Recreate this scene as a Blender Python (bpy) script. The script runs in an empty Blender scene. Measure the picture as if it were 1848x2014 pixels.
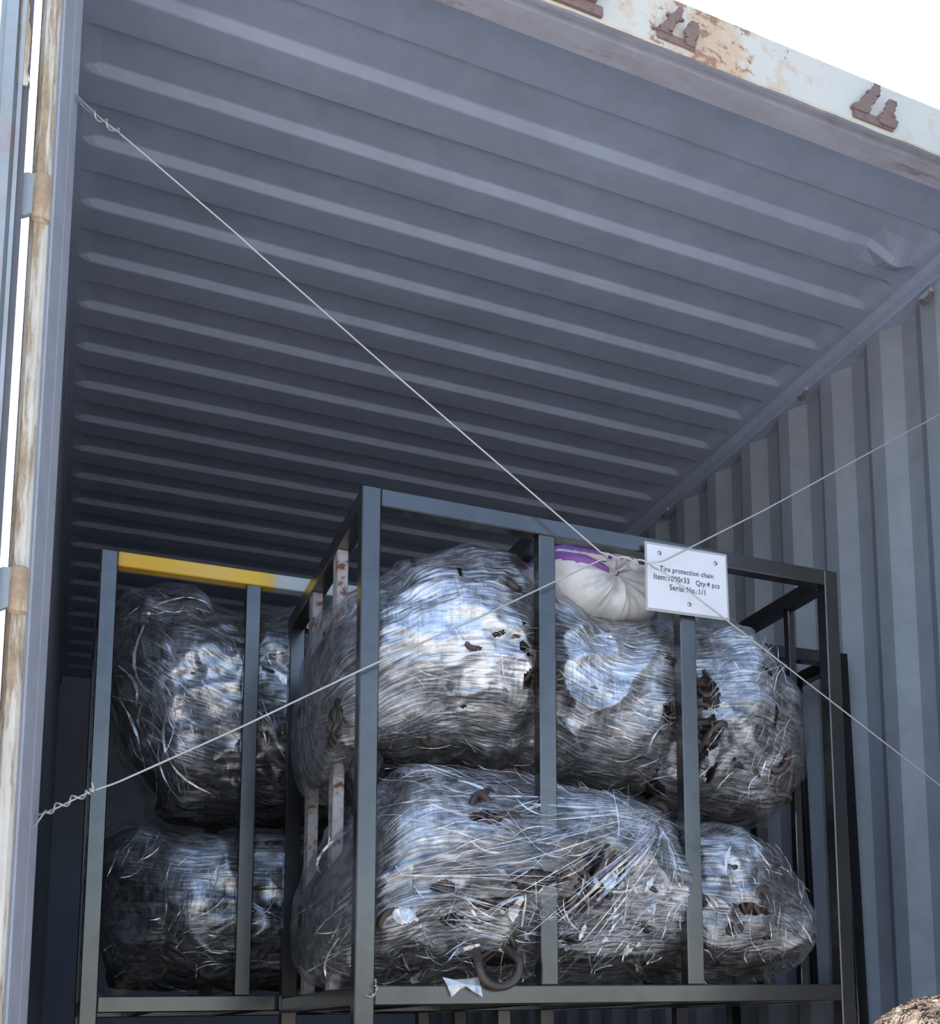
import bpy, bmesh, math, random
import numpy as np
from mathutils import Vector, Matrix, Euler

# ------------------------------------------------------------------ camera, sky, sun, exposure
W, H = 1848, 2014
ZF = 2.39                                   # roof height above the container floor
CAM = np.array([0.12733, -2.00603, ZF - 2.19268])
ROWS = np.array([[0.893611, -0.44839805, -0.0199642],
                 [-0.04613881, -0.13601165, 0.98963228],
                 [0.44646455, 0.88342516, 0.14223006]])
FPX, CX, CY = 2330.29, 1292.04, 1681.22
scene = bpy.context.scene
COL = scene.collection
cam = bpy.data.cameras.new('camera'); camo = bpy.data.objects.new('camera', cam); COL.objects.link(camo)
cam.sensor_fit = 'HORIZONTAL'; cam.sensor_width = 36; cam.lens = FPX * 36 / W
cam.shift_x = (W / 2 - CX) / W; cam.shift_y = (CY - H / 2) / W
cam.clip_start = 0.05; cam.clip_end = 500
m = Matrix.Identity(4)
for i in range(3):
    m[i][0] = ROWS[0][i]; m[i][1] = ROWS[1][i]; m[i][2] = -ROWS[2][i]; m[i][3] = CAM[i]
camo.matrix_world = m
scene.camera = camo

world = bpy.data.worlds.new('sky'); scene.world = world; world.use_nodes = True
wn = world.node_tree; wn.nodes.clear()
sky = wn.nodes.new('ShaderNodeTexSky'); sky.sky_type = 'NISHITA'; sky.sun_disc = False
SUN_EL, SUN_AZ = math.radians(62), math.radians(-25)     # sun stands ahead and to the left, behind the container
sky.sun_elevation = SUN_EL; sky.sun_rotation = SUN_AZ
sky.air_density = 1.0; sky.dust_density = 2.6; sky.ozone_density = 1.0
wbg = wn.nodes.new('ShaderNodeBackground'); wbg.inputs[1].default_value = 0.45
wout = wn.nodes.new('ShaderNodeOutputWorld')
wn.links.new(sky.outputs[0], wbg.inputs[0]); wn.links.new(wbg.outputs[0], wout.inputs[0])
sl = bpy.data.lights.new('sun', 'SUN'); sl.energy = 5.5; sl.angle = math.radians(0.6); sl.color = (1.0, 0.93, 0.82)
so = bpy.data.objects.new('sun', sl); COL.objects.link(so)
sd = Vector((math.sin(SUN_AZ) * math.cos(SUN_EL), math.cos(SUN_AZ) * math.cos(SUN_EL), math.sin(SUN_EL)))
so.rotation_euler = sd.to_track_quat('Z', 'Y').to_euler(); so.location = (-3, 8, 12)
scene.view_settings.view_transform = 'Standard'; scene.view_settings.look = 'None'
scene.view_settings.gamma = 1; scene.view_settings.use_curve_mapping = False
scene.view_settings.exposure = 0.12

rng = np.random.default_rng(7)
random.seed(7)

def at(px, py, Y):
    """point of the place seen at photo pixel (px,py), standing at depth Y"""
    d = ROWS.T @ np.array([(px - CX) / FPX, -(py - CY) / FPX, 1.0])
    return CAM + d * ((Y - CAM[1]) / d[1])

# ------------------------------------------------------------------ helpers
def tag(o, label=None, cat=None, group=None, kind=None):
    if label: o['label'] = label
    if cat: o['category'] = cat
    if group: o['group'] = group
    if kind: o['kind'] = kind
    return o

def empty(name, loc, label, cat, group=None):
    o = bpy.data.objects.new(name, None); COL.objects.link(o); o.location = loc
    o.empty_display_size = .1
    return tag(o, label, cat, group)

def wloc(p):
    v = Vector((0, 0, 0))
    while p is not None:
        v = v + Vector(p.location); p = p.parent
    return v

def link(name, me, mat, parent=None, smooth=False):
    o = bpy.data.objects.new(name, me); COL.objects.link(o)
    if mat is not None and not me.materials: me.materials.append(mat)
    if smooth:
        me.polygons.foreach_set('use_smooth', [True] * len(me.polygons))
    if parent is not None: o.parent = parent
    return o

def mk(name, V, F, mat, parent=None, smooth=False):
    """mesh from world coordinates, stored relative to its parent"""
    V = np.asarray(V, float)
    if parent is not None: V = V - np.array(wloc(parent))
    me = bpy.data.meshes.new(name); me.from_pydata(V.tolist(), [], [list(map(int, f)) for f in F]); me.update()
    return link(name, me, mat, parent, smooth)

def bm_obj(name, bm, mat, parent=None, smooth=False):
    if parent is not None: bmesh.ops.translate(bm, verts=bm.verts, vec=-wloc(parent))
    bmesh.ops.recalc_face_normals(bm, faces=bm.faces)
    me = bpy.data.meshes.new(name); bm.to_mesh(me); bm.free()
    return link(name, me, mat, parent, smooth)

def add_box(bm, lo, hi, bev=0.0, seg=1):
    lo, hi = Vector(lo), Vector(hi)
    r = bmesh.ops.create_cube(bm, size=1, matrix=Matrix.Translation((lo + hi) / 2) @ Matrix.Diagonal((*(hi - lo), 1)))
    if bev:
        es = list({e for v in r['verts'] for e in v.link_edges})
        bmesh.ops.bevel(bm, geom=es, offset=bev, segments=seg, affect='EDGES', profile=.5)

def box(name, lo, hi, mat, parent=None, bev=0.002, seg=1):
    bm = bmesh.new(); add_box(bm, lo, hi, bev, seg); return bm_obj(name, bm, mat, parent)

def prism(name, poly, z0, z1, mat, parent=None, smooth=False):
    n = len(poly)
    V = [(x, y, z0) for x, y in poly] + [(x, y, z1) for x, y in poly]
    F = [(i, (i + 1) % n, n + (i + 1) % n, n + i) for i in range(n)] + [tuple(range(n))[::-1], tuple(range(n, 2 * n))]
    return mk(name, V, F, mat, parent, smooth)

def tube_arrays(P, r, sides=8):
    P = np.asarray(P, float); n = len(P)
    T = np.gradient(P, axis=0); T /= np.linalg.norm(T, axis=1)[:, None] + 1e-12
    up = np.array([0, 0, 1.0]) if abs(T[0][2]) < .9 else np.array([1.0, 0, 0])
    A = np.cross(T, up); A /= np.linalg.norm(A, axis=1)[:, None] + 1e-12; B = np.cross(T, A)
    r = np.broadcast_to(np.asarray(r, float), (n,))
    th = np.arange(sides) / sides * 2 * math.pi
    V = P[:, None, :] + r[:, None, None] * (np.cos(th)[None, :, None] * A[:, None, :] + np.sin(th)[None, :, None] * B[:, None, :])
    F = []
    for i in range(n - 1):
        for j in range(sides):
            F.append((i * sides + j, i * sides + (j + 1) % sides, (i + 1) * sides + (j + 1) % sides, (i + 1) * sides + j))
    F.append(tuple(range(sides))[::-1]); F.append(tuple((n - 1) * sides + j for j in range(sides)))
    return V.reshape(-1, 3), F

def tube(name, P, r, mat, parent=None, sides=8):
    V, F = tube_arrays(P, r, sides); return mk(name, V, F, mat, parent, True)

def join(parts):
    V, F, k = [], [], 0
    for v, f in parts:
        V.append(np.asarray(v)); F += [tuple(i + k for i in q) for q in f]; k += len(v)
    return np.concatenate(V), F

def spline(P, n=60):
    P = np.asarray(P, float); d = np.r_[0, np.cumsum(np.linalg.norm(np.diff(P, axis=0), axis=1))]
    t = np.linspace(0, d[-1], n); Q = np.stack([np.interp(t, d, P[:, k]) for k in range(3)], 1)
    for _ in range(2):
        Q[1:-1] = .25 * Q[:-2] + .5 * Q[1:-1] + .25 * Q[2:]
    return Q

_G = rng.normal(size=(1024, 3)); _G /= np.linalg.norm(_G, axis=1)[:, None]
def pnoise(x, y, z=0.0):
    x, y, z = np.broadcast_arrays(np.asarray(x, float), np.asarray(y, float), np.asarray(z, float))
    xi, yi, zi = np.floor(x).astype(np.int64), np.floor(y).astype(np.int64), np.floor(z).astype(np.int64)
    xf, yf, zf = x - xi, y - yi, z - zi
    f = lambda t: t * t * t * (t * (t * 6 - 15) + 10)
    u, v, w = f(xf), f(yf), f(zf)
    out = 0
    for dx in (0, 1):
        for dy in (0, 1):
            for dz in (0, 1):
                h = ((xi + dx) * 73856093 ^ (yi + dy) * 19349663 ^ (zi + dz) * 83492791)
                g = _G[(h ^ (h >> 7)) & 1023]
                d = g[..., 0] * (xf - dx) + g[..., 1] * (yf - dy) + g[..., 2] * (zf - dz)
                out = out + d * (u if dx else 1 - u) * (v if dy else 1 - v) * (w if dz else 1 - w)
    return out * 1.5
def ridge(x, y, z=0.0): return 1 - np.abs(pnoise(x, y, z)) * 2
def sridge(x, y, z=0.0): return 1.1 - 2 * np.sqrt(pnoise(x, y, z) ** 2 + .006)
def sstep(a, b, x): t = np.clip((x - a) / (b - a), 0, 1); return t * t * (3 - 2 * t)

# ------------------------------------------------------------------ materials
def newmat(name):
    mt = bpy.data.materials.new(name); mt.use_nodes = True; nt = mt.node_tree; nt.nodes.clear()
    out = nt.nodes.new('ShaderNodeOutputMaterial'); return mt, nt, out
def N(nt, t, **k):
    n = nt.nodes.new(t)
    for a, b in k.items():
        if a.startswith('i_'):
            n.inputs[int(a[2:]) if a[2:].isdigit() else a[2:].replace('_', ' ')].default_value = b
        else: setattr(n, a, b)
    return n
def rgba(c): return (*c, 1)
def noise(nt, vec, scale, detail=4, rough=.55, mapscale=None, rot=None):
    if mapscale or rot:
        mp = N(nt, 'ShaderNodeMapping')
        if mapscale: mp.inputs['Scale'].default_value = mapscale
        if rot: mp.inputs['Rotation'].default_value = rot
        nt.links.new(vec, mp.inputs[0]); vec = mp.outputs[0]
    n = N(nt, 'ShaderNodeTexNoise'); n.inputs['Scale'].default_value = scale
    n.inputs['Detail'].default_value = detail; n.inputs['Roughness'].default_value = rough
    nt.links.new(vec, n.inputs['Vector']); return n.outputs['Fac']
def ramp(nt, val, stops):
    r = N(nt, 'ShaderNodeValToRGB'); el = r.color_ramp.elements
    while len(el) < len(stops): el.new(.5)
    for e, (p, c) in zip(el, stops):
        e.position = p; e.color = rgba(c) if isinstance(c, tuple) else (c, c, c, 1)
    nt.links.new(val, r.inputs[0]); return r.outputs[0]
def mixc(nt, fac, a, b):
    n = N(nt, 'ShaderNodeMix', data_type='RGBA')
    for s, v in ((0, fac), (6, a), (7, b)):
        if isinstance(v, (float, int)): n.inputs[s].default_value = v
        elif isinstance(v, tuple): n.inputs[s].default_value = rgba(v)
        else: nt.links.new(v, n.inputs[s])
    return n.outputs[2]
def math_(nt, op, a, b=None, c=None, clamp=False):
    n = N(nt, 'ShaderNodeMath', operation=op, use_clamp=clamp)
    for i, v in enumerate((a, b, c)):
        if v is None: continue
        if isinstance(v, (float, int)): n.inputs[i].default_value = v
        else: nt.links.new(v, n.inputs[i])
    return n.outputs[0]
def bump(nt, h, strength=.3, dist=.002):
    b = N(nt, 'ShaderNodeBump'); b.inputs['Strength'].default_value = strength; b.inputs['Distance'].default_value = dist
    nt.links.new(h, b.inputs['Height']); return b.outputs[0]
def texco(nt): return N(nt, 'ShaderNodeTexCoord').outputs['Object']

def paint(name, col, var=.12, rough=.5, rust=0.0, rust_scale=6, metallic=0.0, stretch=None, rustcols=((.22, .075, .028), (.42, .17, .06)), grime=.25, spec=.5):
    mt, nt, out = newmat(name); co = texco(nt)
    p = N(nt, 'ShaderNodeBsdfPrincipled')
    n1 = noise(nt, co, 3.0, 5); n2 = noise(nt, co, 45, 3)
    dark = tuple(c * (1 - var) for c in col); lite = tuple(min(1, c * (1 + var)) for c in col)
    c = ramp(nt, n1, [(.3, dark), (.7, lite)])
    g = ramp(nt, noise(nt, co, 14, 6, .7), [(.42, 0.0), (.7, grime)])
    c = mixc(nt, g, c, tuple(x * .45 for x in col))
    if rust > 0:
        big = noise(nt, co, rust_scale, 8, .68, stretch)
        msk = ramp(nt, big, [(.62 - rust * .35, 0.0), (.68 - rust * .35, 1.0)])
        rc = ramp(nt, noise(nt, co, 30, 6, .7), [(.35, rustcols[0]), (.65, rustcols[1])])
        c = mixc(nt, msk, c, rc)
        stain = ramp(nt, big, [(.5 - rust * .35, 0.0), (.66 - rust * .35, .45)])
        c = mixc(nt, stain, c, rustcols[1])
        r = math_(nt, 'MULTIPLY_ADD', msk, .3, rough, True); nt.links.new(r, p.inputs['Roughness'])
        nt.links.new(bump(nt, math_(nt, 'ADD', math_(nt, 'MULTIPLY', msk, -.6), math_(nt, 'MULTIPLY', n2, .5)), .5, .0015), p.inputs['Normal'])
    else:
        p.inputs['Roughness'].default_value = rough
        nt.links.new(bump(nt, n2, .12, .001), p.inputs['Normal'])
    p.inputs['Metallic'].default_value = metallic; p.inputs['Specular IOR Level'].default_value = spec
    nt.links.new(c, p.inputs['Base Color']); nt.links.new(p.outputs[0], out.inputs[0]); return mt

M = {}
M['inside'] = paint('inside_paint', (.43, .49, .63), .08, .5, grime=.2)
M['wall'] = paint('wall_paint', (.37, .41, .465), .08, .45, grime=.25)
M['jamb'] = paint('jamb_paint', (.46, .47, .51), .08, .5)
M['cream_rust'] = paint('cream_rusty_paint', (.72, .69, .60), .12, .6, rust=.36, rust_scale=15, stretch=(2.2, 2.2, .22), rustcols=((.17, .11, .095), (.50, .36, .22)))
M['under'] = paint('underside_paint', (.46, .47, .55), .10, .6, rust=.03, rust_scale=10, stretch=(.35, 2, 1), rustcols=((.17, .14, .16), (.36, .31, .32)))
M['rust'] = paint('rusty_steel', (.22, .16, .15), .4, .8, rust=.25, rust_scale=40, rustcols=((.09, .06, .06), (.26, .17, .14)))
M['rack'] = paint('rack_dark_steel', (.128, .124, .12), .10, .22, metallic=.92, grime=.3)
M['side_bar'] = paint('rack_bare_steel', (.40, .385, .38), .2, .5, rust=.22, rust_scale=34, metallic=.15, rustcols=((.09, .035, .025), (.20, .09, .06)))
M['door'] = paint('door_paint', (.36, .41, .44), .12, .5, rust=.06, rust_scale=9, stretch=(1, 1, .4))
M['door_dark'] = paint('dark_reflection_paint', (.10, .11, .125), .12, .6)  # tone of the added right door, kept dark for the rack's reflections
M['gasket'] = paint('door_gasket', (.12, .12, .13), .2, .7)
M['floor'] = paint('plywood_floor', (.12, .085, .055), .3, .7)
M['screw'] = paint('screw_metal', (.45, .43, .42), .1, .25, metallic=1.0, grime=.1)
M['wire'] = paint('galvanised_wire', (.50, .49, .46), .12, .38, metallic=.55, grime=.2)
M['chain'] = paint('chain_steel', (.07, .055, .05), .4, .4, rust=.12, rust_scale=40, metallic=.5, rustcols=((.055, .035, .028), (.13, .085, .065)))

def header_mat():
    mt, nt, out = newmat('header_cream_paint'); co = texco(nt); p = N(nt, 'ShaderNodeBsdfPrincipled')
    sx = N(nt, 'ShaderNodeSeparateXYZ'); nt.links.new(co, sx.inputs[0])
    d = math_(nt, 'ABSOLUTE', math_(nt, 'DIVIDE', math_(nt, 'SUBTRACT', sx.outputs[0], 1.30), .20))
    near = math_(nt, 'SUBTRACT', 1.0, math_(nt, 'MULTIPLY', d, .75), None, True)        # the big stain round the first bracket
    n = noise(nt, co, 11, 9, .72)
    f = math_(nt, 'ADD', n, math_(nt, 'MULTIPLY', near, .17))
    base = ramp(nt, noise(nt, co, 3, 4), [(.3, (.62, .60, .53)), (.7, (.68, .65, .56))])
    c = mixc(nt, ramp(nt, f, [(.55, 0.0), (.66, .8)]), base, (.62, .42, .24))
    c = mixc(nt, ramp(nt, math_(nt, 'ADD', noise(nt, co, 26, 8, .75), math_(nt, 'MULTIPLY', near, .13)), [(.62, 0.0), (.68, 1.0)]), c, (.36, .19, .12))
    nt.links.new(c, p.inputs['Base Color']); p.inputs['Roughness'].default_value = .6
    nt.links.new(bump(nt, n, .3, .003), p.inputs['Normal']); nt.links.new(p.outputs[0], out.inputs[0]); return mt
M['header'] = header_mat()
def ground_mat():
    mt, nt, out = newmat('yard_ground'); co = texco(nt); p = N(nt, 'ShaderNodeBsdfPrincipled')
    c = ramp(nt, noise(nt, co, 1.2, 8, .65), [(.3, (.42, .40, .36)), (.7, (.56, .54, .50))])
    nt.links.new(c, p.inputs['Base Color']); p.inputs['Roughness'].default_value = .9
    nt.links.new(bump(nt, noise(nt, co, 30, 6), .5, .02), p.inputs['Normal'])
    nt.links.new(p.outputs[0], out.inputs[0]); return mt
M['ground'] = ground_mat()

def core_mat():
    mt, nt, out = newmat('chain_mass'); co = texco(nt); p = N(nt, 'ShaderNodeBsdfPrincipled')
    v = N(nt, 'ShaderNodeTexVoronoi', feature='DISTANCE_TO_EDGE'); v.inputs['Scale'].default_value = 34
    nt.links.new(co, v.inputs['Vector'])
    c = ramp(nt, noise(nt, co, 12, 5), [(.35, (.022, .02, .02)), (.62, (.075, .062, .055)), (.8, (.13, .10, .085))])
    nt.links.new(c, p.inputs['Base Color']); p.inputs['Roughness'].default_value = .5; p.inputs['Metallic'].default_value = .2
    nt.links.new(bump(nt, v.outputs['Distance'], 1.0, .02), p.inputs['Normal'])
    nt.links.new(p.outputs[0], out.inputs[0]); return mt
M['core'] = core_mat()

def film_mat(name, tint=(.86, .88, .92), base=.10, gain=1.0):
    """stretch film: clear between the wrinkles, milky and shiny along them; 'cover' = layers of film at that spot"""
    mt, nt, out = newmat(name)
    uv = N(nt, 'ShaderNodeUVMap', uv_map='wrap').outputs[0]
    co = texco(nt)
    cov = N(nt, 'ShaderNodeAttribute', attribute_name='cover').outputs['Fac']
    d_a = noise(nt, uv, 1, 5, .6, (8, 230, 1), (0, 0, .06))
    d_b = noise(nt, uv, 1, 5, .6, (14, 260, 1), (0, 0, .55))
    d_c = noise(nt, uv, 1, 4, .6, (16, 230, 1), (0, 0, -.6))
    d_v = noise(nt, uv, 1, 4, .6, (170, 14, 1))
    crum = noise(nt, co, 38, 6, .7)
    sel = ramp(nt, noise(nt, co, 5.5, 3), [(.42, 0.0), (.58, 1.0)])
    sel2 = ramp(nt, noise(nt, co, 7.3, 3, .5, None, (1, 2, .5)), [(.46, 0.0), (.62, 1.0)])
    st = mixc(nt, sel, d_a, mixc(nt, sel2, d_b, d_c))
    st = mixc(nt, math_(nt, 'MULTIPLY', sel2, .35), st, d_v)
    rid = math_(nt, 'SUBTRACT', 1.0, math_(nt, 'MULTIPLY', math_(nt, 'ABSOLUTE', math_(nt, 'SUBTRACT', st, .5)), 7.0), None, True)
    hi = ramp(nt, math_(nt, 'ADD', math_(nt, 'MULTIPLY', st, .7), math_(nt, 'MULTIPLY', crum, .3)), [(.44, 0.0), (.60, 1.0)])
    # opacity of the film
    op = math_(nt, 'ADD', base, math_(nt, 'MULTIPLY', math_(nt, 'MULTIPLY', cov, cov), .62))
    op = math_(nt, 'ADD', op, math_(nt, 'MULTIPLY', math_(nt, 'MULTIPLY', hi, gain), math_(nt, 'ADD', .12, math_(nt, 'MULTIPLY', cov, .75))), None, True)
    op = math_(nt, 'MINIMUM', op, .96)
    h = math_(nt, 'ADD', math_(nt, 'MULTIPLY', st, .9), math_(nt, 'MULTIPLY', crum, .5))
    bn = bump(nt, h, .55, .0035)
    gl = N(nt, 'ShaderNodeBsdfGlossy'); gl.inputs['Color'].default_value = rgba(tint); gl.inputs['Roughness'].default_value = .16
    nt.links.new(bn, gl.inputs['Normal'])
    df = N(nt, 'ShaderNodeBsdfDiffuse'); nt.links.new(bn, df.inputs['Normal'])
    dc = mixc(nt, hi, (.17, .165, .16), (.72, .74, .77)); nt.links.new(dc, df.inputs['Color'])
    mx = N(nt, 'ShaderNodeMixShader'); mx.inputs[0].default_value = .55
    nt.links.new(df.outputs[0], mx.inputs[1]); nt.links.new(gl.outputs[0], mx.inputs[2])
    tr = N(nt, 'ShaderNodeBsdfTransparent'); tr.inputs[0].default_value = (.93, .93, .92, 1)
    fin = N(nt, 'ShaderNodeMixShader'); nt.links.new(op, fin.inputs[0])
    nt.links.new(tr.outputs[0], fin.inputs[1]); nt.links.new(mx.outputs[0], fin.inputs[2])
    nt.links.new(fin.outputs[0], out.inputs[0]); return mt
M['film'] = film_mat('stretch_film')
def shred_mat():
    mt, nt, out = newmat('film_shred'); co = texco(nt)
    gl = N(nt, 'ShaderNodeBsdfGlossy'); gl.inputs['Color'].default_value = (.92, .93, .95, 1); gl.inputs['Roughness'].default_value = .2
    df = N(nt, 'ShaderNodeBsdfDiffuse'); df.inputs['Color'].default_value = (.75, .76, .77, 1)
    mx = N(nt, 'ShaderNodeMixShader'); mx.inputs[0].default_value = .5
    nt.links.new(df.outputs[0], mx.inputs[1]); nt.links.new(gl.outputs[0], mx.inputs[2])
    tr = N(nt, 'ShaderNodeBsdfTransparent'); fin = N(nt, 'ShaderNodeMixShader')
    f = ramp(nt, noise(nt, co, 60, 3), [(.3, .18), (.65, .72)]); nt.links.new(f, fin.inputs[0])
    nt.links.new(tr.outputs[0], fin.inputs[1]); nt.links.new(mx.outputs[0], fin.inputs[2])
    nt.links.new(fin.outputs[0], out.inputs[0]); return mt
M['shred'] = shred_mat()

# ------------------------------------------------------------------ the container (the setting)
YB = 5.9; XL, XR = 0.05, 2.34
Z = lambda zf: zf + ZF                                    # heights measured from the roof
PITCH, Y0 = 0.24780, 0.47997

def roof():
    # recess of each stamped corrugation: rises, runs flat, comes down on the far side
    xs = np.unique(np.r_[np.linspace(0.03, .17, 9), np.linspace(.17, 2.17, 30), np.linspace(2.17, 2.37, 13)])
    ys = [0.10, .2, .28]
    k = 0
    while Y0 + PITCH * k < YB:
        c = Y0 + PITCH * k
        ys += list(c + np.array([-.140, -.136, -.122, -.118, -.062, -.0125, -.0085, .0085, .0125, .06]))
        k += 1
    ys = np.array([y for y in ys if y < YB] + [YB]); ys = np.unique(ys.round(4))
    X, Yg = np.meshgrid(xs, ys)
    ph = (Yg - Y0 + .5 * PITCH) % PITCH - .5 * PITCH
    up = np.clip((ph + .145) / .034, 0, 1) * (ph < -.0) ; up = np.where(ph < 0, sstep(-.148, -.112, ph), 1.0)
    ph2 = np.where(ph > .06, ph - PITCH, ph)
    prof = np.interp(ph2, [-.3, -.140, -.136, -.122, -.118, -.0125, -.0085, .0085, .0125, .3], [0, 0, .08, .92, 1, 1, .92, .08, 0, 0])
    prof = prof * (Yg > .3) * (Yg < YB - .15)
    ends = sstep(.075, .125, X) * (1 - sstep(2.225, 2.285, X))
    Zr = ZF + .0185 * prof * ends
    # dent near the right end of the first corrugation
    Zr -= .035 * np.exp(-(((X - 2.20) / .055) ** 2 + ((Yg - .47) / .05) ** 2))
    Zr += .012 * np.exp(-(((X - 2.12) / .03) ** 2 + ((Yg - .50) / .03) ** 2))
    Zr += .0015 * pnoise(X * 4, Yg * 9)
    nx, ny = len(xs), len(ys)
    V = np.stack([X, Yg, Zr], -1).reshape(-1, 3)
    F = [(j * nx + i, (j + 1) * nx + i, (j + 1) * nx + i + 1, j * nx + i + 1) for j in range(ny - 1) for i in range(nx - 1)]
    o = mk('ceiling', V, F, M['inside'], None, False); tag(o, kind='structure')
    sm = o.modifiers.new('thick', 'SOLIDIFY'); sm.thickness = -.004; sm.offset = 1
    return o
roof()

def corrugated_wall(name, sign, xin, y0, mat, dep=.036):
    # sign +1: right wall (recess goes to +X), -1: left wall
    p = .262; prof = []
    k = -3
    while y0 + p * k < YB + p:
        c = y0 + p * k                                      # c: end of the recess, where the slant comes back in
        prof += [(c - .070, dep), (c, dep), (c + .064, 0), (c + .128, 0)]
        k += 1
    prof = [(y, d) for y, d in prof if .14 < y < YB]
    prof = [(.14, prof[0][1])] + prof + [(YB, prof[-1][1])]
    z0, z1 = .03, Z(-.05); nz = 2
    V, F = [], []
    for y, d in prof:
        V += [(xin + sign * d, y, z0), (xin + sign * d, y, z1)]
    for i in range(len(prof) - 1):
        q = (2 * i, 2 * i + 2, 2 * i + 3, 2 * i + 1); F.append(q if sign > 0 else q[::-1])
    o = mk(name, V, F, mat); tag(o, kind='structure')
    sm = o.modifiers.new('thick', 'SOLIDIFY'); sm.thickness = .0025; sm.offset = -1
    return o
corrugated_wall('wall_right', 1, XR, .685, M['wall'])
corrugated_wall('wall_left', -1, XL, .70, M['wall'], .022)
tag(box('wall_back', (.02, YB, 0), (2.39, YB + .04, ZF), M['inside'], None, 0), kind='structure')
tag(box('floor', (.03, .02, -.16), (2.38, YB, 0), M['floor'], None, .002), kind='structure')
# top side rails: square tube with a lip that the wall sheets are welded under
def rail(name, x0, x1, s):
    bm = bmesh.new()
    add_box(bm, (x0, .1, Z(-.052)), (x1, YB, Z(.02)), .004)
    o = bm_obj(name, bm, M['inside']); tag(o, kind='structure'); return o
rail('trim_1', 2.318, 2.385, 1); rail('trim_2', .025, .062, -1)
# gusset strip between roof sheet and the right rail
mk('trim_3', [(2.305, .12, Z(.001)), (2.335, .12, Z(-.05)), (2.335, YB, Z(-.05)), (2.305, YB, Z(.001)), (2.335, .12, Z(.002)), (2.335, YB, Z(.002))],
   [(0, 1, 2, 3), (0, 4, 1), (3, 2, 5), (1, 4, 5, 2), (0, 3, 5, 4)], M['inside'])
tag(bpy.data.objects['trim_3'], kind='structure')
# scuffs and torn lugs on the wall: small lashing rings under the right rail
def lashing_ring(Y, z, tilt, label):
    th = np.linspace(-.3, math.pi + .3, 14)
    P = [(2.312 - .004 * math.sin(t), Y + .022 * math.cos(t), z - .026 * math.sin(t)) for t in th]
    V, F = tube_arrays(P, .005, 6)
    e = empty('lashing_ring', (2.318, Y, z), label, 'ring', 'lashing rings under the right roof rail')
    mk('ring', V, F, M['rust'], e, True)
    box('lug', (2.306, Y - .028, z - .004), (2.319, Y + .028, z + .010), M['inside'], e, .003)
lashing_ring(1.143, Z(-.058), 0, 'bent steel lashing ring under the right roof rail, about midway along the visible wall')
lashing_ring(2.178, Z(-.062), 0, 'steel lashing ring deep in the container, high on the right wall')
lashing_ring(.492, Z(-.085), 0, 'steel lashing ring nearest the opening, high on the right wall')

# header over the door opening
def header():
    b = bmesh.new()
    # cross-section in (Y,Z): front face, underside with a gasket channel, inner face up to the roof
    prof = [(0, Z(.012)), (0, Z(-.108)), (.003, Z(-.112)), (.010, Z(-.112)), (.012, Z(-.092)), (.038, Z(-.092)), (.040, Z(-.110)), (.100, Z(-.110)), (.104, Z(-.105)), (.104, Z(.03)), (.02, Z(.03))]
    xs = np.linspace(.0, 2.42, 60)
    V, F = [], []
    n = len(prof)
    for i, x in enumerate(xs):
        for j, (y, z) in enumerate(prof):
            w = .0012 * pnoise(x * 9, j * .7) + (.0025 * pnoise(x * 45, 3.3) if j in (1, 2, 3, 6) else 0)
            V.append((x, y, z + w))
    for i in range(len(xs) - 1):
        for j in range(n):
            F.append((i * n + j, i * n + (j + 1) % n, (i + 1) * n + (j + 1) % n, (i + 1) * n + j))
    F.append(tuple(range(n))[::-1]); F.append(tuple((len(xs) - 1) * n + j for j in range(n)))
    me = mk('trim_4', V, F, M['header'])
    me.data.materials.append(M['under'])
    for p in me.data.polygons:
        c = p.center
        if c.y > .0025 and c.y < .2 and c.z < Z(0.02): p.material_index = 1
    tag(me, kind='structure')
header()
def bm_lump(name, P, rad, mat, parent, seed):
    """a bent, torn tongue of plate: thick strip along P with uneven edges"""
    P = np.asarray(P, float); n = 16; Q = spline(P, n)
    V, F = [], []
    r2 = np.random.default_rng(seed)
    for i, q in enumerate(Q):
        t = i / (n - 1); w = rad * (1 - .55 * t ** 1.5) * (1 + .25 * r2.normal())
        w = max(w, rad * .25)
        for dx, dy in ((-w, 0), (w, 0), (w, -.008), (-w, -.008)):
            V.append((q[0] + dx, q[1] + dy, q[2]))
    for i in range(n - 1):
        for j in range(4): F.append((i * 4 + j, i * 4 + (j + 1) % 4, (i + 1) * 4 + (j + 1) % 4, (i + 1) * 4 + j))
    F.append((3, 2, 1, 0)); F.append(tuple((n - 1) * 4 + j for j in range(4)))
    return mk(name, V, F, mat, parent, False)
def keeper(x, z, label, seed, s=1.0):
    e = empty('keeper_bracket', (x, 0, z), label, 'bracket', 'rusted door bar brackets on the header')
    bm_lump('tongue', [(x - .030 * s, -.002, z - .028 * s), (x - .012 * s, -.012, z - .005 * s), (x + .012 * s, -.016, z + .03 * s), (x + .016 * s, -.014, z + .046 * s)], .020 * s, M['rust'], e, seed)
    bm_lump('tongue', [(x + .052 * s, -.002, z - .04 * s), (x + .050 * s, -.012, z - .014 * s), (x + .056 * s, -.02, z + .014 * s)], .022 * s, M['rust'], e, seed + 5)
    bm = bmesh.new(); add_box(bm, (x - .045 * s, -.006, z - .045 * s), (x + .072 * s, .001, z - .022 * s), .002)
    bm_obj('weld_plate', bm, M['rust'], e)
keeper(1.215, Z(-.062), 'torn rusty bracket on the header in the middle of the large rust stain', 3, .8)
keeper(1.735, Z(-.058), 'torn rusty two-pronged bracket on the clean white part of the header', 11)
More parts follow.
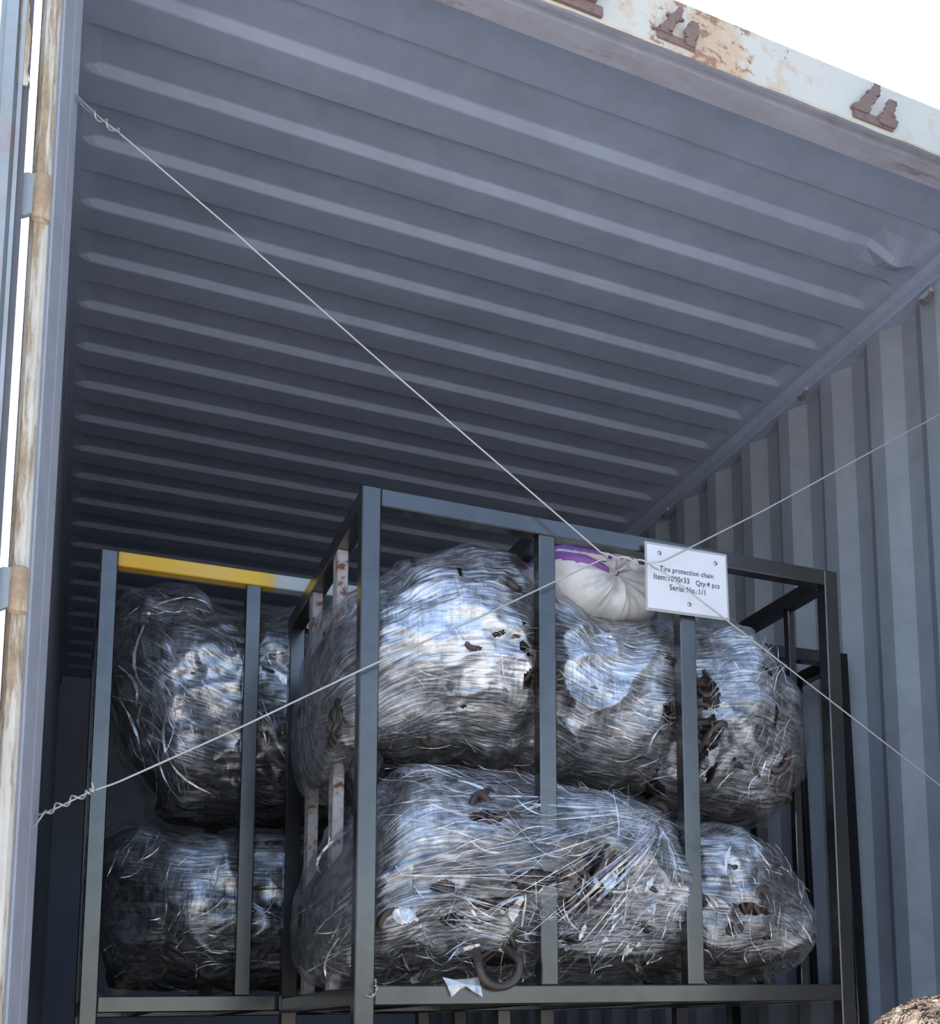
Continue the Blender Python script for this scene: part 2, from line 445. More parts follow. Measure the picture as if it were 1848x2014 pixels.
# the third bracket: boxed, at the top edge of the picture
e = empty('keeper_bracket', (.99, 0, Z(-.06)), 'boxy dark rusted bracket on the header at the top edge of the photo', 'bracket', 'rusted door bar brackets on the header')
bm = bmesh.new(); add_box(bm, (.93, -.05, Z(-.085)), (1.035, .001, Z(-.0)), .006); bm_obj('bracket_body', bm, M['rust'], e)
bm = bmesh.new(); add_box(bm, (.90, -.012, Z(-.108)), (1.05, .001, Z(-.085)), .003); bm_obj('weld_plate', bm, M['rust'], e)

# corner posts
def post_left():
    poly_outer = [(.028, 0.006), (.030, 0), (.036, -.006), (.050, -.006), (.056, 0), (.057, .03), (.040, .05), (.028, .03)]
    o = prism('trim_5', poly_outer, -.14, Z(.012), M['cream_rust']); tag(o, kind='structure')
    poly_jamb = [(.040, .012), (.0575, .012), (.0585, .030), (.062, .032), (.0745, .095), (.073, .100), (.0765, .108), (.0855, .150), (.085, .165), (.045, .165), (.035, .10)]
    o = prism('trim_6', poly_jamb, -.14, Z(.0), M['jamb']); tag(o, kind='structure')
post_left()
prism('trim_7', [(2.30, .16), (2.30, .02), (2.33, 0), (2.41, 0), (2.41, .16)], -.14, Z(-.1135), M['jamb'])
tag(bpy.data.objects['trim_7'], kind='structure')
tag(box('trim_8', (.03, -.0, -.16), (2.41, .10, -.005), M['under'], None, .004), kind='structure')   # door sill

# ground
tag(mk('ground', [(-60, -60, -1.4), (60, -60, -1.4), (60, 60, -1.4), (-60, 60, -1.4)], [(0, 1, 2, 3)], M['ground']), kind='structure')

# left door leaf, swung right round beside the container
def door():
    hx, hy = .018, -.02; th = .046; ln = 1.17
    e = empty('container_door', (hx, hy, .02), 'grey steel container door swung open beside the left corner post', 'door')
    a = math.radians(5.4)
    def T(u, w):                                           # u along the leaf (into depth), w across its thickness (to the left)
        return (hx - u * math.sin(a) - w * math.cos(a), hy + u * math.cos(a) - w * math.sin(a))
    zb, zt = .03, Z(-.02)
    def slab(name, u0, u1, w0, w1, mat, z0=zb, z1=zt):
        return prism(name, [T(u0, w0), T(u1, w0), T(u1, w1), T(u0, w1)], z0, z1, mat, e)
    slab('leaf_frame', 0.0, .06, 0.004, th, M['door'])
    slab('panel', .06, ln - .05, .012, th - .012, M['door'])
    slab('leaf_frame', ln - .05, ln, .004, th, M['door'])
    slab('gasket', -.006, .02, .0, .010, M['gasket'])
    slab('gasket_lip', -.010, -.002, .010, .016, M['door'])
    slab('edge_bead', -.012, .004, .022, .038, M['door'])
    return e
door()
def added_right_door():  # unseen door, added and leaned inward to darken reflections on the rack's right
    e = empty('container_door', (2.43, -.03, .02), 'unseen dark container door at the right, added to darken reflections on the rack', 'door')
    a = math.radians(-20)
    def T(u, w): return (2.43 + u * math.sin(a) + w * math.cos(a), -.03 - u * math.cos(a) + w * math.sin(a))
    for nm, u0, u1, w0, w1 in (('leaf_frame', 0, .06, 0, .046), ('panel', .06, 1.10, .012, .034), ('leaf_frame', 1.10, 1.16, 0, .046)):
        prism(nm, [T(u0, w0), T(u1, w0), T(u1, w1), T(u0, w1)], .03, Z(-.02), M['door_dark'], e)
added_right_door()
def hinge(z0, z1, label):
    e = empty('door_hinge', (.03, -.01, z0), label, 'hinge', 'hinges on the left corner post')
    V, F = tube_arrays([(.045, -.008, z0), (.045, -.008, z0 + .004), (.045, -.008, z1 - .004), (.045, -.008, z1)], [.012, .0145, .0145, .012], 12)
    mk('barrel', V, F, M['cream_rust'], e, True)
    # blade reaching over to the door edge, with chamfered ends
    h = z1 - z0
    pts = [(.042, z0 + .002), (.042, z1 - .002), (.022, z1 - .004), (.004, z1 - .016), (.004, z0 - .012), (.014, z0 - .004), (.030, z0 + .006)]
    n = len(pts)
    V = [(x, -.014, z) for x, z in pts] + [(x, -.004, z) for x, z in pts]
    F = [tuple(range(n)), tuple(range(n, 2 * n))[::-1]] + [(i, n + i, n + (i + 1) % n, (i + 1) % n) for i in range(n)]
    mk('blade', V, F, M['door'], e)
hinge(Z(-.888), Z(-.808), 'rust-streaked door hinge on the left post, upper of the two hinges in view')
hinge(Z(-1.547), Z(-1.474), 'pale door hinge on the left post, lower of the two hinges in view')
# lug welded on the door edge above the upper hinge
e = empty('hinge_lug', (-.002, -.015, Z(-.62)), 'brownish bulging lug on the open door edge at the top left', 'lug')
pts = [(x * .8 + .005, z) for x, z in [(-.006, Z(-.50)), (.004, Z(-.505)), (.0105, Z(-.535)), (.009, Z(-.555)), (.0145, Z(-.572)), (.014, Z(-.63)), (.012, Z(-.645)), (.017, Z(-.658)), (.013, Z(-.672)), (-.004, Z(-.672))]]
n = len(pts)
mk('lug_plate', [(x, -.03, z) for x, z in pts] + [(x, -.008, z) for x, z in pts],
   [tuple(range(n)), tuple(range(n, 2 * n))[::-1]] + [(i, n + i, n + (i + 1) % n, (i + 1) % n) for i in range(n)], M['cream_rust'], e)

# ------------------------------------------------------------------ racks
def yellow_bar_mat():
    mt, nt, out = newmat('sprayed_yellow_bar'); co = N(nt, 'ShaderNodeNewGeometry').outputs['Position']
    sx = N(nt, 'ShaderNodeSeparateXYZ'); nt.links.new(co, sx.inputs[0])
    wob = math_(nt, 'MULTIPLY_ADD', noise(nt, co, 40, 3), .02, -.01)
    x = math_(nt, 'ADD', sx.outputs[0], wob)
    mr = N(nt, 'ShaderNodeMapRange'); nt.links.new(x, mr.inputs[0]); mr.inputs[1].default_value = .17; mr.inputs[2].default_value = .67
    c = ramp(nt, mr.outputs[0], [(0.0, (.30, .30, .30)), (.06, (.42, .34, .16)), (.10, (1.0, .56, .05)), (.26, (1.0, .57, .03)), (.5, (1.0, .60, .12)), (.70, (1.0, .60, .02)), (.775, (.80, .52, .08)), (.81, (.52, .55, .52)), (1.0, (.50, .56, .60))])
    p = N(nt, 'ShaderNodeBsdfPrincipled'); nt.links.new(c, p.inputs['Base Color']); p.inputs['Roughness'].default_value = .45
    nt.links.new(p.outputs[0], out.inputs[0]); return mt
M['yellow'] = yellow_bar_mat()

def rack(name, label, x0, x1, y0, y1, zt, zb, t, nmid, sides_l, sides_r, cross=(), top_mat=None, mids=None, midlen=None):
    """welded tube crate: four corner posts to the floor, top and bottom rails, uprights between"""
    e = empty(name, ((x0 + x1) / 2, (y0 + y1) / 2, 0), label, 'rack', 'welded steel transport racks')
    R = M['rack']; b = .0022
    for x in (x0, x1 - t):
        for y in (y0, y1 - t):
            box('post', (x, y, 0.0), (x + t, y + t, zt), R, e, b)
    for y in (y0, y1 - t):
        box('top_rail', (x0 + t, y + .0006, zt - t), (x1 - t, y + t - .0006, zt - .0004), (top_mat if (top_mat and y == y0) else R), e, b)
        box('bottom_rail', (x0 + t, y + .0006, zb - t), (x1 - t, y + t - .0006, zb), R, e, b)
    for x in (x0, x1 - t):
        box('side_top_rail', (x + .0006, y0 + t, zt - t), (x + t - .0006, y1 - t, zt - .0004), R, e, b)
        box('side_bottom_rail', (x + .0006, y0 + t, zb - t), (x + t - .0006, y1 - t, zb), R, e, b)
    for (a, c) in (mids or []):
        box('upright', (a, y0 + .001, zb), (c, y0 + t - .001, zt - t), R, e, b)
        box('upright', (a, y1 - t + .001, zb), (c, y1 - .001, zt - t), R, e, b)
    for y in sides_l: box('side_upright', (x0 + .004, y, zb), (x0 + .026, y + .045, zt - t), M['side_bar'], e, .0015)
    for y in sides_r: box('side_upright', (x1 - .024, y, zb), (x1 - .006, y + .022, zt - t), M['rack'], e, .0015)
    for x in cross: box('top_cross_rail', (x, y0 + t, zt - t), (x + t, y1 - t, zt - .0004), R, e, b)
    for x in np.linspace(x0 + .12, x1 - .16, 4):
        box('base_bar', (x, y0 + t, zb - t), (x + t, y1 - t, zb - .004), R, e, b)
    return e
ZA_T, ZA_B = Z(-1.176), Z(-2.113)
rackA = rack('transport_rack', 'dark steel tube rack in front, carrying the white printed sign', .595, 1.674, .1137, .918, ZA_T, ZA_B, .0355, 2,
             (.352 - .0, .616), (.285, .58), (.948,), None, [(.948, .983), (1.265, 1.302)])
rackB = rack('transport_rack', 'steel tube rack with a yellow sprayed top bar, at the left wall', .171, 1.185, .95, 1.75, Z(-1.054), Z(-2.104), .0365, 2,
             (1.2, 1.46), (1.2, 1.46), (), M['yellow'], [(.498, .534), (.825, .861)])
rackC = rack('transport_rack', 'dark steel rack behind, between the front rack and the right wall', 1.235, 2.299, .95, 1.75, Z(-1.060), Z(-2.10), .040, 2,
             (1.2, 1.46), (1.2, 1.46), (), None, [(1.57, 1.61), (1.93, 1.97)])
rackC.rotation_euler = (0, math.radians(-1.0), 0); rackC.location.x += .012; rackC.location.z = .010
rackC.location.x += math.sin(math.radians(1.0)) * 1.33

# ------------------------------------------------------------------ wrapped chain bundles
link_me = None
def link_mesh():
    n, s = 18, 7; V, F = [], []
    for i in range(n):
        t = 2 * math.pi * i / n
        c = np.array([.030 * math.cos(t) , .019 * math.sin(t), 0]); c[0] += .012 * np.sign(math.cos(t)) * abs(math.cos(t)) ** .4
        d = np.array([math.cos(t), math.sin(t), 0])
        for j in range(s):
            f = 2 * math.pi * j / s
            V.append(c + .0068 * (math.cos(f) * d + math.sin(f) * np.array([0, 0, 1])))
    for i in range(n):
        for j in range(s): F.append((i * s + j, i * s + (j + 1) % s, ((i + 1) % n) * s + (j + 1) % s, ((i + 1) % n) * s + j))
    me = bpy.data.meshes.new('chain_link'); me.from_pydata([list(v) for v in V], [], F); me.materials.append(M['chain'])
    me.polygons.foreach_set('use_smooth', [True] * len(me.polygons)); me.update(); return me
link_me = link_mesh()

def bag(label, top, bot, yf, yb, nu, nv, seed, cover, base_cover, holes=(), grooves=(), nlinks=40, lumps=.022, expo=2.5, endp=3.2, links_at=(), name='wrapped_chain_bundle'):
    """top/bot: outline points in photo pixels with their depth; the body between them is a full rounded bundle"""
    Tp = np.array([at(*p) for p in top]); Bp = np.array([at(*p) for p in bot])
    xa = max(Tp[0, 0], Bp[0, 0]) ; xa = min(Tp[:, 0].min(), Bp[:, 0].min()); xb = max(Tp[:, 0].max(), Bp[:, 0].max())
    w = np.linspace(0, 1, nu); u = .62 * w + .38 * (.5 - .5 * np.cos(math.pi * w))
    X = xa + (xb - xa) * u
    zt = np.interp(X, Tp[:, 0], Tp[:, 2]); zb = np.interp(X, Bp[:, 0], Bp[:, 2])
    ker = np.ones(5) / 5
    sm = lambda a: np.convolve(np.pad(a, 2, 'edge'), ker, 'valid')
    zt, zb = sm(zt), sm(zb)
    zc, a = (zt + zb) / 2, np.maximum((zt - zb) / 2, .002)
    prof = (1 - np.abs(2 * u - 1) ** endp) ** .42 * .93 + .07
    yc, b = (yf + yb) / 2, (yb - yf) / 2 * prof
    # v: dense on the front half
    nf = int(nv * .74); v = np.r_[np.linspace(-.62 * math.pi, .62 * math.pi, nf, endpoint=False), np.linspace(.62 * math.pi, 1.38 * math.pi, nv - nf, endpoint=False)]
    cv, sv = np.cos(v), np.sin(v); e2 = 2 / expo
    Cy = np.sign(cv) * np.abs(cv) ** e2; Cz = np.sign(sv) * np.abs(sv) ** e2
    PX = np.repeat(X[:, None], nv, 1)
    PY = yc - b[:, None] * Cy[None, :]
    PZ = zc[:, None] + a[:, None] * Cz[None, :]
    S = PX.copy(); Tt = np.repeat((v * .27)[None, :], nu, 0)
    Pn = np.stack([PX, PY, PZ], -1)
    def normals(P):
        du = np.gradient(P, axis=0); Pw = np.concatenate([P[:, -1:], P, P[:, :1]], 1); dv = (Pw[:, 2:] - Pw[:, :-2])
        n = np.cross(du, dv); n /= np.linalg.norm(n, axis=-1)[..., None] + 1e-12
        c = np.stack([np.full_like(PX, (xa + xb) / 2), np.full_like(PX, yc), np.repeat(zc[:, None], nv, 1)], -1)
        sg = np.sign(np.sum(n * (P - c), -1)); return n * np.where(sg == 0, 1, sg)[..., None]
    n0 = normals(Pn)
    endf = sstep(0, .06, u) * sstep(0, .06, 1 - u)
    o = seed * 17.3
    fr = (cv > -.2)[None, :] * 1.0
    D = lumps * (pnoise(PX * 4.2 + o, PY * 4.2, PZ * 5) + .55 * pnoise(PX * 10 + o, PY * 10, PZ * 11))
    D += .012 * (np.maximum(0, sridge(PX * 7 + o, PY * 7, PZ * 9)) ** 3 - .3)
    for (gx, gz, gw, gh, gd) in grooves:                    # pressed-in or pushed-out areas on the front: centre x,z, half width, height, depth
        D += gd * np.exp(-(((PX - gx) / gw) ** 2 + ((PZ - gz) / gh) ** 2)) * (cv > 0)[None, :]
    D0 = D.copy()
    # film wrinkles in several wrap directions
    def streak(ang, fs, ft, ph):
        c, s_ = math.cos(ang), math.sin(ang); wq = .02 * pnoise(S * 6 + ph, Tt * 9)
        p = (S * c + Tt * s_); q = (-S * s_ + Tt * c) + wq
        return np.maximum(0, ridge(p * fs + ph, q * ft, ph)) ** 2
    m1 = sstep(-.15, .25, pnoise(S * 5 + o, Tt * 6, 1.1)); m2 = sstep(-.1, .3, pnoise(S * 6 + o, Tt * 7, 5.1))
    st = (1 - m1) * streak(.06, 7, 85, o) + m1 * ((1 - m2) * streak(.5, 9, 85, o + 3) + m2 * streak(-.55, 9, 75, o + 6)) + .5 * m2 * streak(1.45, 10, 42, o + 9)
    st2 = streak(.1, 12, 110, o + 2)
    D += .007 * (sridge(PX * 17 + o, PY * 17, PZ * 21) - .5) * fr * sstep(-.2, .3, pnoise(PX * 3 + o, PZ * 4, 7.7))
    D += (.0017 * st + .0007 * st2) * fr
    D *= endf[:, None]
    P = Pn + n0 * D[..., None]
    core_D = (D0 - .026 - .010 * np.maximum(0, pnoise(PX * 24 + o, PY * 24, PZ * 24))) * np.minimum(1, endf + .3)[:, None]
    # cover: how many film layers lie here
    cvv = base_cover + .28 * pnoise(PX * 6 + o, PZ * 7, 2.2) + .22 * pnoise(PX * 17 + o, PZ * 25, 4.2)
    for (cx, cz, rx, rz, g) in cover:
        r = np.sqrt(((PX - cx) / rx) ** 2 + ((PZ - cz) / rz) ** 2) + .45 * pnoise(PX * 14, PZ * 14, o) + .3 * pnoise(PX * 45, PZ * 60, o)
        cvv = cvv + g * (1 - sstep(.25, 1.5, r)) * (cv > -.3)[None, :]
    cvv = np.clip(cvv, 0, 1)
    e = empty(name, ((xa + xb) / 2, yc, zb.min()), label, 'bundle', 'film-wrapped chain bundles in the racks')
    base = np.array(wloc(e))
    def grid_mesh(nm, P, mat, hole=None, st=1):
        P = P[::st, ::st] if st > 1 else P
        a_, b_ = P.shape[:2]
        idx = np.arange(a_ * b_).reshape(a_, b_); j2 = np.roll(idx, -1, 1)
        F = np.stack([idx[:-1], idx[1:], j2[1:], j2[:-1]], -1).reshape(-1, 4)
        if hole is not None: F = F[~hole.reshape(-1)]
        me = bpy.data.meshes.new(nm)
        V = P.reshape(-1, 3) - base
        me.vertices.add(len(V)); me.vertices.foreach_set('co', V.ravel())
        me.loops.add(F.size); me.loops.foreach_set('vertex_index', F.ravel())
        me.polygons.add(len(F)); me.polygons.foreach_set('loop_start', np.arange(len(F)) * 4)
        me.polygons.foreach_set('use_smooth', np.ones(len(F), bool))
        me.update(calc_edges=True); me.materials.append(mat)
        return me, F
    hm = np.zeros((nu - 1, nv), bool)
    pc = .25 * (P[:-1] + P[1:] + np.roll(P, -1, 1)[:-1] + np.roll(P, -1, 1)[1:])
    for (hx, hz, rx, rz, ang) in holes:
        dx, dz = pc[..., 0] - hx, pc[..., 2] - hz; c, s_ = math.cos(ang), math.sin(ang)
        q = ((dx * c + dz * s_) / rx) ** 2 + ((-dx * s_ + dz * c) / rz) ** 2
        q = q * (1 + .9 * pnoise(pc[..., 0] * 60, pc[..., 2] * 60, o))
        hm |= (q < 1) & (cv > .05)[None, :]
    me, F = grid_mesh('film_wrap', P, M['film'], hm)
    uvl = me.uv_layers.new(name='wrap'); UV = np.stack([S.reshape(-1)[F.ravel()], Tt.reshape(-1)[F.ravel()]], -1)
    uvl.data.foreach_set('uv', UV.astype(np.float32).ravel())
    at_ = me.attributes.new('cover', 'FLOAT', 'POINT'); at_.data.foreach_set('value', cvv.reshape(-1).astype(np.float32))
    fo = link('film_wrap', me, None, e); fo['label'] = 'wrinkled clear stretch film'
    cm, _ = grid_mesh('chain_mass', Pn + n0 * core_D[..., None], M['core'], None, 2)
    cmo = link('chain_mass', cm, None, e)
    # chain links lying on the mass, under the film
    r2 = np.random.default_rng(seed)
    spots = []
    for i in range(nlinks):
        ui = int(r2.integers(int(nu * .08), int(nu * .92))); vi = int(r2.integers(int(nf * .10), int(nf * .92))); spots.append((ui, vi))
    for (lx, lz) in links_at:
        d = (Pn[..., 0] - lx) ** 2 + (Pn[..., 2] - lz) ** 2 + (cv < 0)[None, :] * 9
        spots.append(np.unravel_index(np.argmin(d), d.shape))
    for (ui, vi) in spots:
        l = bpy.data.objects.new('chain_link', link_me); COL.objects.link(l); l.parent = cmo
        nrm = Vector(n0[ui, vi]); pos = (Pn + n0 * (core_D + .004)[..., None])[ui, vi] - base
        q = nrm.to_track_quat('Z', 'Y') @ Euler((r2.uniform(-.7, .7), r2.uniform(-.5, .5), r2.uniform(0, 6.3))).to_quaternion()
        l.rotation_mode = 'QUATERNION'; l.rotation_quaternion = q; l.location = pos; sc = r2.uniform(.8, 1.25); l.scale = (sc, sc, sc)
    return e, dict(P=P, n=n0, nu=nu, nf=nf, nv=nv, cv=cv, PX=PX)

def ribbon_arrays(P, wdt, nrm, seed):
    P = np.asarray(P); n = len(P); r2 = np.random.default_rng(seed)
    T = np.gradient(P, axis=0); T /= np.linalg.norm(T, axis=1)[:, None] + 1e-9
    B = np.cross(T, nrm); B /= np.linalg.norm(B, axis=1)[:, None] + 1e-9
    tw = r2.uniform(-.9, .9) + np.cumsum(r2.normal(0, .25, n)); Nn = np.cross(B, T)
    D = np.cos(tw)[:, None] * B + np.sin(tw)[:, None] * Nn
    ww = wdt * (np.sin(np.linspace(.12, math.pi - .12, n)) ** .6) * (1 + .3 * r2.normal(size=n))
    V = np.concatenate([P - D * ww[:, None] / 2, P + D * ww[:, None] / 2])
    F = [(i, i + 1, n + i + 1, n + i) for i in range(n - 1)]
    return V, F

def shreds(e, info, boxes, seed, nm='film_shreds', fans=()):
    """loose strings and flaps of torn film lying over the wrap; boxes: (x0,x1,z0,z1,count,lenmin,lenmax,width,angle,spread)"""
    r2 = np.random.default_rng(seed); parts = []
    P, n0, cv = info['P'], info['n'], info['cv']
    fcols = np.where(cv > .1)[0]; Pf = P[:, fcols]; nf_ = n0[:, fcols]
    flat = Pf.reshape(-1, 3); fn = nf_.reshape(-1, 3)
    sub = slice(None, None, 7); fl, fnn = flat[sub], fn[sub]
    for (x0, x1, z0, z1, cnt, l0, l1, wd, ang, spr) in boxes:
        for k in range(cnt):
            cx, cz = r2.uniform(x0, x1), r2.uniform(z0, z1); L = r2.uniform(l0, l1); a = ang + r2.normal(0, spr)
            m_ = 9; t = np.linspace(-.5, .5, m_) * L; bend = r2.normal(0, 3.0)
            qx = cx + t * math.cos(a) - bend * t * t * math.sin(a) * 2; qz = cz + t * math.sin(a) + bend * t * t * math.cos(a) * 2
            d = (fl[None, :, 0] - qx[:, None]) ** 2 + (fl[None, :, 2] - qz[:, None]) ** 2
            i = np.argmin(d, 1)
            if np.sqrt(d[np.arange(m_), i]).max() > .03: continue
            lift = .0015 + .004 * r2.random() * np.sin(np.linspace(0, math.pi, m_))
            Q = np.stack([qx, fl[i, 1], qz], 1)
            Q[:, 1] = np.minimum(Q[:, 1], Q[:, 1].mean() + .0)  # a string spans hollows
            Q = Q + fnn[i] * lift[:, None] if np.isscalar(lift) is False else Q
            Q[1:-1] = .25 * Q[:-2] + .5 * Q[1:-1] + .25 * Q[2:]
            parts.append(ribbon_arrays(Q, wd * .5 * (.4 + r2.exponential(.75)), np.array([0, -1.0, .1]), int(r2.integers(1e9))))
    for (gx, gz, cnt, a0, a1, l0, l1, wd) in fans:          # strings pulled together at one point
        for k in range(cnt):
            a = r2.uniform(a0, a1); L0 = r2.uniform(0, .35) * l1; L = L0 + r2.uniform(l0, l1); m_ = 9; t = np.linspace(L0, L, m_)
            qx = gx + t * math.cos(a); qz = gz + t * math.sin(a) + .25 * t * t * r2.normal(0, .5)
            d = (fl[None, :, 0] - qx[:, None]) ** 2 + (fl[None, :, 2] - qz[:, None]) ** 2; i = np.argmin(d, 1)
            if np.sqrt(d[np.arange(m_), i]).max() > .04: continue
            yy = fl[i, 1]; ln = np.linspace(yy[0], yy[-1], m_); Q = np.stack([qx, np.minimum(yy, ln) - .003 - .004 * r2.random(), qz], 1)
            parts.append(ribbon_arrays(Q, wd * (.3 + r2.exponential(.8)), np.array([0, -1.0, .1]), int(r2.integers(1e9))))
    if not parts: return
    V, F = join(parts); o = mk(nm, V, F, M['shred'], e, True); o['kind'] = 'stuff'; o['label'] = 'loose torn strings of stretch film'

# --- front rack, upper bundle
def C(px, py, rx, rz, g, Y=.16):
    p = at(px, py, Y); k = (Y + 2.2) / FPX; return (p[0], p[2], rx * k, rz * k, g)
def Hh(px, py, rx, rz, ang=0., Y=.16):
    p = at(px, py, Y); k = (Y + 2.2) / FPX; return (p[0], p[2], rx * k, rz * k, ang)
YM = .40
top1 = [(587, 1400, .5), (592, 1350, .5), (606, 1290, .5), (628, 1230, .48), (655, 1192, .46), (700, 1163, .44), (745, 1140, YM), (770, 1120, YM), (830, 1110, YM), (892, 1099, YM), (930, 1104, YM), (975, 1106, YM), (1015, 1112, YM), (1055, 1133, .38), (1095, 1165, .34), (1140, 1188, .30), (1200, 1203, .28), (1280, 1208, .28), (1350, 1202, .28), (1400, 1196, .28), (1440, 1208, .27), (1500, 1262, .26), (1560, 1292, .25), (1590, 1330, .24), (1608, 1385, .23), (1622, 1450, .22), (1624, 1490, .22)]
bot1 = [(587, 1400, .5), (592, 1440, .45), (606, 1490, .40), (640, 1530, .32), (700, 1535, .25), (760, 1490, .20), (800, 1472, .18), (860, 1468, .18), (950, 1480, .18), (1050, 1500, .18), (1120, 1520, .18), (1240, 1545, .18), (1340, 1568, .18), (1400, 1586, .18), (1480, 1602, .20), (1560, 1606, .21), (1600, 1580, .22), (1618, 1530, .22), (1624, 1490, .22)]
gA = [C(1078, 1330, 36, 260, -.035), C(1078, 1210, 60, 60, -.02), C(930, 1240, 110, 90, .02), C(1000, 1420, 120, 70, .015), C(1230, 1290, 110, 70, .012), C(1345, 1420, 30, 120, -.03), C(1480, 1370, 90, 110, .02), C(740, 1480, 60, 50, -.03)]
gA = [(x, z, rx, rz, g) for (x, z, rx, rz, g) in gA]
hA = [Hh(905, 1123, 5, 14), Hh(1022, 1283, 9, 17, .6), Hh(966, 1258, 14, 5, .3), Hh(1035, 1337, 8, 26, -.35), Hh(1018, 1236, 4, 6), Hh(920, 1382, 5, 4), Hh(1388, 1362, 24, 40, .3), Hh(1322, 1405, 26, 20), Hh(1394, 1442, 26, 34, .2), Hh(1380, 1480, 18, 30), Hh(1410, 1516, 9, 20, -.3), Hh(1448, 1496, 6, 10), Hh(1500, 1328, 14, 7, -.4), Hh(1517, 1410, 6, 22), Hh(1330, 1530, 26, 15, -.2), Hh(680, 1400, 10, 40), Hh(1555, 1492, 12, 22, -.3)]
lk = [tuple(at(x, y, .16)[[0, 2]]) for x, y in ((1388, 1362), (1395, 1345), (1322, 1408), (1394, 1442), (1405, 1460), (1410, 1516), (1333, 1530), (1550, 1480), (1022, 1283), (1035, 1337), (1385, 1400), (1517, 1410))]
eA, iA = bag('upper film-wrapped chain bundle in the front rack, below the printed sign', top1, bot1, .150, .80, 300, 720, 3,
             [C(900, 1230, 130, 110, .75), C(990, 1290, 70, 60, .4), C(1220, 1290, 130, 110, .55), C(1330, 1330, 30, 60, .3), C(1480, 1340, 90, 90, .45), C(1440, 1250, 60, 40, .3), C(1230, 1480, 130, 60, -.1), C(900, 1430, 160, 50, .05), C(660, 1400, 60, 120, .15), C(1580, 1480, 50, 120, -.35)],
             .34, hA, gA, 55, .020, 2.5, 9, links_at=lk)
shreds(eA, iA, [(at(780, 1200, .15)[0], at(1040, 1200, .15)[0], at(900, 1340, .15)[2], at(900, 1180, .15)[2], 60, .03, .10, .003, -.05, .5),
                (at(1100, 1300, .15)[0], at(1340, 1300, .15)[0], at(1200, 1430, .15)[2], at(1200, 1220, .15)[2], 110, .03, .10, .0026, .15, .35),
                (at(1390, 1300, .15)[0], at(1560, 1300, .15)[0], at(1450, 1560, .15)[2], at(1450, 1250, .15)[2], 90, .03, .09, .003, 1.0, .45),
                (at(760, 1300, .15)[0], at(1340, 1300, .15)[0], at(1050, 1500, .15)[2], at(1050, 1350, .15)[2], 70, .04, .12, .002, -.12, .25)], 21)

# --- front rack, lower bundle; its film is drawn out round the first upright
top2 = [(592, 1790, .45), (600, 1740, .45), (625, 1690, .42), (660, 1630, .38), (700, 1575, .34), (750, 1525, .28), (790, 1490, .24), (840, 1478, .22), (950, 1490, .20), (1050, 1503, .19), (1120, 1515, .19), (1210, 1535, .19), (1290, 1553, .19), (1345, 1572, .19), (1395, 1588, .19), (1450, 1596, .20), (1500, 1622, .21), (1550, 1670, .21), (1580, 1720, .21), (1605, 1775, .21), (1628, 1830, .20), (1632, 1865, .20)]
bot2 = [(592, 1790, .45), (600, 1840, .4), (615, 1890, .34), (650, 1925, .28), (720, 1936, .2), (900, 1930, .17), (1100, 1928, .17), (1300, 1926, .17), (1450, 1922, .18), (1560, 1916, .19), (1610, 1900, .2), (1632, 1865, .20)]
gB = [C(1000, 1700, 230, 130, .028, .10), C(1230, 1640, 110, 90, .022, .10), C(1360, 1720, 26, 160, -.035), C(860, 1560, 90, 30, -.012), C(1450, 1640, 60, 40, .01), C(940, 1640, 80, 40, .018, .1)]
hB = [Hh(1462, 1792, 34, 10, -.12), Hh(1420, 1828, 12, 14), Hh(1500, 1846, 12, 4), Hh(1030, 1740, 60, 16, .1), Hh(1160, 1730, 60, 40, .5), Hh(960, 1780, 46, 10), Hh(1090, 1790, 60, 20, .2), Hh(930, 1620, 34, 12, .1), Hh(860, 1750, 22, 14), Hh(990, 1885, 40, 14), Hh(1110, 1850, 30, 10), Hh(880, 1810, 26, 9)]
lk = [tuple(at(x, y, .16)[[0, 2]]) for x, y in ((1462, 1792), (1480, 1790), (1420, 1828), (1150, 1730), (1180, 1720), (1040, 1742), (960, 1780), (1090, 1790), (1110, 1760), (1130, 1745), (930, 1622), (1010, 1800), (985, 1880))]
eB, iB = bag('lower film-wrapped chain bundle in the front rack, torn open with loose film strings', top2, bot2, .118, .80, 300, 720, 9,
             [C(900, 1610, 110, 60, .45, .1), C(1250, 1600, 120, 50, .5, .1), C(900, 1505, 130, 20, .3), C(1180, 1550, 120, 25, .45), C(1420, 1690, 40, 90, .55), C(1080, 1740, 170, 75, -.6, .1), C(950, 1840, 160, 60, .2), C(1250, 1720, 90, 80, .15), C(1530, 1700, 50, 90, -.25), C(1280, 1850, 120, 60, .12), C(1500, 1860, 90, 40, .1), C(700, 1700, 70, 110, -.1), C(1076, 1740, 34, 190, -.4, .1)],
             .30, hB, gB, 70, .020, 2.6, 9, links_at=lk)
X_ = lambda px, Y=.12: at(px, 1700, Y)[0]
Z_ = lambda py, Y=.12: at(1100, py, Y)[2]
